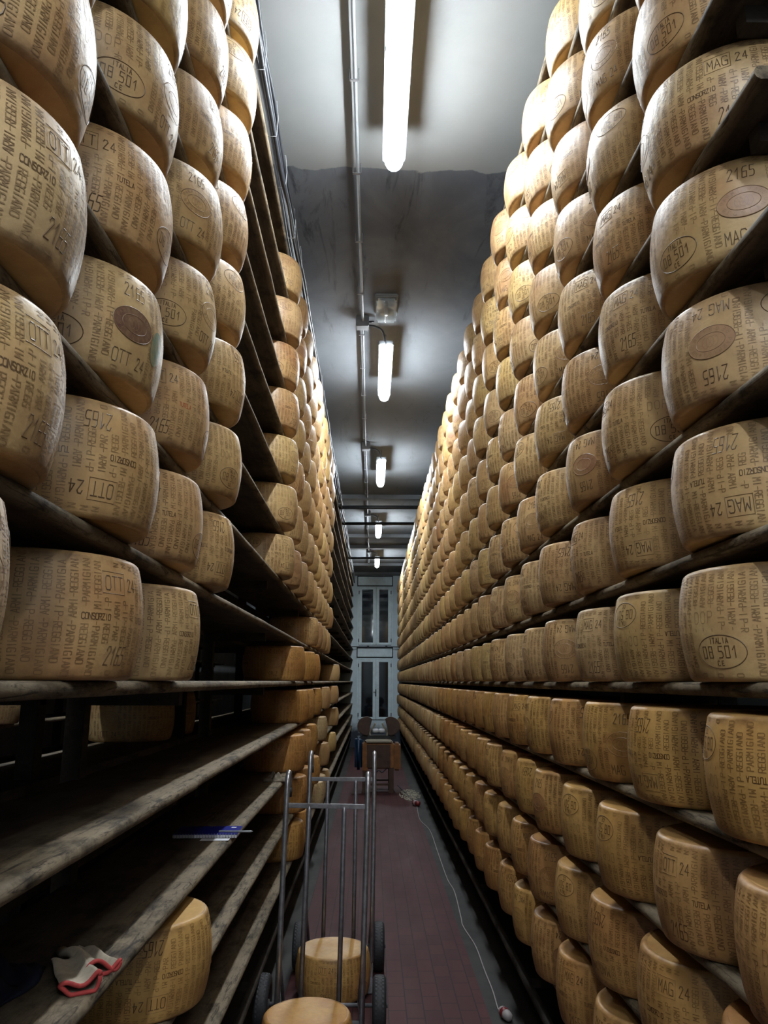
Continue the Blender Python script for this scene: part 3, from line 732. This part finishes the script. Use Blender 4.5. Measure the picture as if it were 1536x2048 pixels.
# ------------------------------------------------------------------ washing machine at the end of the aisle
mx, my = .115, 13.65
r = empty('cheese_brushing_machine', (mx, my, 0)); tag(r, 'old orange and brown cheese brushing machine standing in the aisle', 'machine')
bm = bmesh.new(); box(bm, -.25, .25, -.30, .35, .38, .80, 0, .02)
box(bm, -.20, .20, -.315, -.30, .40, .77, 1, .004); mesh_obj('body', bm, [M['orange'], M['brown']], r, False)
bm = bmesh.new(); box(bm, -.21, .21, -.325, .30, .80, .835, 0, .008); mesh_obj('top_ledge', bm, M['curd'], r, False)
bm = bmesh.new(); box(bm, .25, .37, -.22, .20, .34, .78, 0, .03); mesh_obj('side_cover', bm, M['orange'], r, False)
bm = bmesh.new(); box(bm, -.27, -.18, -.33, .1, .34, .80, 0, .02); mesh_obj('side_panel', bm, M['orange'], r, False)
bm = bmesh.new(); box(bm, -.40, -.275, -.28, .18, .36, .88, 0, .04); mesh_obj('motor_cover', bm, M['blue'], r, True)
for lx in (-.24, .20):
    for ly in (-.28, .30):
        bm = bmesh.new(); box(bm, lx-.03, lx+.05, ly-.025, ly+.025, 0, .40, 0, .006); mesh_obj('leg', bm, M['brown'], r, False)
bm = bmesh.new(); box(bm, -.2, .2, -.29, -.27, .12, .15); box(bm, -.2, .2, .29, .31, .12, .15); mesh_obj('stretcher', bm, M['brown'], r, False)
for s_ in (-1, 1):
    bm = bmesh.new(); n = 20
    out = []
    for i in range(n+1):
        a = math.radians(-100+235*i/n); out.append((s_*(.20+.165*math.cos(a)*(1.0 if math.cos(a) > 0 else .75)), 1.05+.155*math.sin(a)))
    fr_ = [bm.verts.new((x, -.05, z)) for x, z in out]; bk = [bm.verts.new((x, .12, z)) for x, z in out]
    for i in range(n): bm.faces.new((fr_[i], fr_[i+1], bk[i+1], bk[i]))
    bm.faces.new(fr_); bm.faces.new(bk[::-1]); bm.faces.new((fr_[-1], fr_[0], bk[0], bk[-1]))
    bmesh.ops.recalc_face_normals(bm, faces=bm.faces)
    bmesh.ops.bevel(bm, geom=[e for e in bm.edges if len(e.link_faces) == 2 and e.calc_face_angle(0) > 1.2], offset=.012, segments=2, affect='EDGES')
    mesh_obj('brush_guard', bm, M['brown'], r, False)
    bm = bmesh.new(); tube(bm, bez([(s_*.13, .02, .84), (s_*.15, .02, .95), (s_*.10, -.04, 1.02), (s_*.06, -.06, 1.10)]), .016, 8); mesh_obj('arm', bm, M['curd'], r)
    bm = bmesh.new(); lathe(bm, [(0, -.05), (.028, -.05), (.034, -.02), (.034, .02), (.028, .05), (0, .05)], 14, 'x', 0, (s_*.052, -.06, .98)); mesh_obj('roller', bm, M['paper'], r)
bm = bmesh.new(); box(bm, -.30, .30, .0, .10, .835, .90, 0, .01); mesh_obj('arm_bracket', bm, M['blackmetal'], r, False)
bm = bmesh.new(); tube(bm, bez([(-.16, -.29, .40), (-.05, -.30, .335), (.0, -.30, .36), (.06, -.30, .33), (.14, -.29, .40)]), .010, 8); mesh_obj('hanging_hose', bm, M['cableblack'], r)
# crumbs swept beside it
bm = bmesh.new(); rs = random.Random(9)
for i in range(420):
    a = rs.uniform(0, 2*PI); q = rs.random()**.6
    c = Vector((.62+.17*q*math.cos(a), 13.15+.62*q*math.sin(a), .004)); s_ = rs.uniform(.006, .016)
    m = bmesh.ops.create_icosphere(bm, subdivisions=1, radius=s_)
    for v in m['verts']: v.co = Vector((v.co.x*rs.uniform(.8, 1.3), v.co.y*rs.uniform(.8, 1.3), v.co.z*.6))+c
tag(mesh_obj('crumbs', bm, M['curd']), 'scatter of pale crumbs on the floor beside the machine', 'crumbs', None, 'stuff')

# ------------------------------------------------------------------ extension leads on the floor
def fl(u, v):                                             # floor point for a place read off the photo
    Yc = EYE*1538/(math.cos(PITCH)*(v-1362.5)); X_ = (u-745)/1538*Yc; return (X_, (Yc+EYE*math.sin(PITCH))/math.cos(PITCH)/1.0)
lead = [(836, 1614), (842, 1640), (862, 1662), (878, 1705), (897, 1758), (912, 1785), (925, 1835), (930, 1855), (955, 1895), (972, 1940), (990, 1985), (1000, 2018), (1008, 2030)]
r = empty('extension_lead', (0, 0, 0)); tag(r, 'thin white extension lead lying along the right edge of the red tiles', 'cable')
bm = bmesh.new(); tube(bm, bez([(*fl(u, v), .006) for u, v in lead], 8), .0042, 8); mesh_obj('cord', bm, M['cablewhite'], r)
ex, ey = fl(1014, 2036)
def plug(parent, x, y, rz, nm, c1, c2, sc_=1.0):
    e = empty(nm, (x, y, .024*sc_), (0, 0, rz)); 
    if parent: e.parent = parent
    bm = bmesh.new(); lathe(bm, [(0, -.055*sc_), (.012*sc_, -.055*sc_), (.020*sc_, -.045*sc_), (.023*sc_, -.02*sc_), (.023*sc_, -.012*sc_), (0, -.012*sc_)], 18, 'y'); mesh_obj('cap', bm, c1, e)
    bm = bmesh.new(); lathe(bm, [(0, -.012*sc_), (.024*sc_, -.012*sc_), (.024*sc_, .015*sc_), (0, .015*sc_)], 18, 'y'); mesh_obj('collar', bm, c2, e)
    bm = bmesh.new(); lathe(bm, [(0, .015*sc_), (.022*sc_, .015*sc_), (.022*sc_, .03*sc_), (.012*sc_, .05*sc_), (0, .05*sc_)], 18, 'y'); mesh_obj('socket', bm, c1, e)
    return e
plug(r, ex, ey-.02, .25, 'connector', M['cablewhite'], M['redplastic'], 1.15)
r2 = empty('machine_cable', (0, 0, 0)); tag(r2, 'dark cable with a round red plug leading from the machine across the tiles', 'cable')
bm = bmesh.new(); tube(bm, bez([(*fl(u, v), .007) for u, v in ((797, 1571), (806, 1580), (820, 1594), (832, 1608))], 8), .007, 8); mesh_obj('cord', bm, M['cableblack'], r2)
px_, py_ = fl(834, 1612)
plug(r2, px_, py_, .5, 'plug', M['redplastic'], M['cablewhite'], 1.7)

# ------------------------------------------------------------------ things left on the empty shelves
zt = sz(-2)+.001
r = empty('notebook', (-.66, 3.33, zt), (0, 0, math.radians(2))); tag(r, 'blue spiral notebook overhanging the edge of an empty shelf', 'notebook')
bm = bmesh.new(); box(bm, -.125, .125, -.085, .085, 0, .012, 0, .001); mesh_obj('pages', bm, M['paper'], r, False)
bm = bmesh.new(); box(bm, -.127, .127, -.087, .087, .0121, .0145, 0, .001)
box(bm, .085, .105, .045, .065, .0146, .0148, 1); mesh_obj('cover', bm, [M['bluebook'], M['paper']], r, False)
bm = bmesh.new()
for i in range(22): tube(bm, [(-.118+i*.0112, -.088+.007*math.cos(a), .008+.009*math.sin(a)) for a in [2*PI*j/8 for j in range(9)]], .0011, 5, cap=False)
mesh_obj('spiral_binding', bm, M['steel'], r)
bm = bmesh.new(); tube(bm, [(-.545, 3.262, zt+.022), (-.42, 3.275, zt+.019), (-.412, 3.276, zt+.019)], .004, 8, radii=[.004, .004, .001])
for v in bm.verts: v.co.x -= .06
tag(mesh_obj('pen', bm, M['pvc']), 'thin pen sticking out beyond the blue notebook', 'pen')
bm = bmesh.new(); box(bm, -.665, -.555, 3.195, 3.235, zt-.0005, zt+.001); tag(mesh_obj('paper_slip', bm, M['paper'], None, False), 'small white paper slip under the blue notebook', 'paper')

def crumpled(name, cx, cy, cz, wx, wy, hgt, mat, seed, n=26):
    rs = random.Random(seed); bm = bmesh.new(); g = []
    ph = [rs.uniform(0, 6) for _ in range(6)]
    for i in range(n+1):
        row = []
        for j in range(n+1):
            u, v = i/n-.5, j/n-.5; e = max(0, 1-4*max(abs(u), abs(v))**2)
            z_ = hgt*e*(.55+.30*math.sin(9*u+5*v+ph[0])+.22*math.sin(17*v-8*u+ph[1])+.14*math.sin(26*u+19*v+ph[2]))
            row.append(bm.verts.new((cx+wx*(u+.05*math.sin(7*v+ph[3])), cy+wy*(v+.06*math.sin(6*u+ph[4])), cz+.001+max(0, z_))))
        g.append(row)
    for i in range(n):
        for j in range(n): bm.faces.new((g[i][j], g[i+1][j], g[i+1][j+1], g[i][j+1]))
    ext = bmesh.ops.solidify(bm, geom=bm.faces[:], thickness=-.002)
    return bm
# red-rimmed work gloves: two flattened cuffs
r = empty('work_gloves', (-.612, 1.80, zt)); tag(r, 'pair of pale work gloves with red rims lying on the near empty shelf', 'gloves')
def cuff(y, rot, w, h, z0, seed):
    bm = bmesh.new(); rm = bmesh.new(); n = 28; L_ = .20; rings = []; ca, sa = math.cos(rot), math.sin(rot)
    for k in range(9):
        q = k/8; ring = []
        for i in range(n):
            a = 2*PI*i/n; bend = .012*math.sin(2*a+seed)*(1-q*.3)
            yy = w*(1-.25*q)*math.cos(a); zz = max(.002, h*(1-.35*q)*(1+math.sin(a))*(.9+.25*math.sin(3*a+seed))+bend)
            xx = .075-q*L_
            ring.append((xx*ca-yy*sa, y+xx*sa+yy*ca, z0+zz+.010*q*math.sin(seed+9*q)))
        rings.append(ring)
    vr = [[bm.verts.new(p) for p in rg] for rg in rings]
    for a, b in zip(vr, vr[1:]):
        for i in range(n): bm.faces.new((a[i], a[(i+1) % n], b[(i+1) % n], b[i]))
    bm.faces.new(vr[-1])
    mesh_obj('glove', bm, M['cloth'], r)
    tube(rm, [Vector(p) for p in rings[0]]+[Vector(rings[0][0])], .0045, 8); mesh_obj('rim', rm, M['redtrim'], r)
cuff(-.040, -1.05, .038, .0165, .0, 1.0); cuff(.055, -.85, .036, .013, .0, 2.6)
bm = crumpled('cloth', -.80, 1.72, zt, .22, .26, .06, None, 4)
tag(mesh_obj('dark_cloth', bm, plain('navy_cloth', (.010, .013, .035), .9, 0, .3, 30)), 'dark navy cloth bundled in shadow beside the red-rimmed gloves', 'cloth')
bm = crumpled('rag', -.60, 5.03, zt, .15, .10, .05, None, 8)
tag(mesh_obj('rag', bm, M['cloth']), 'small pale rag on the shelf edge behind the hand truck handles', 'rag')
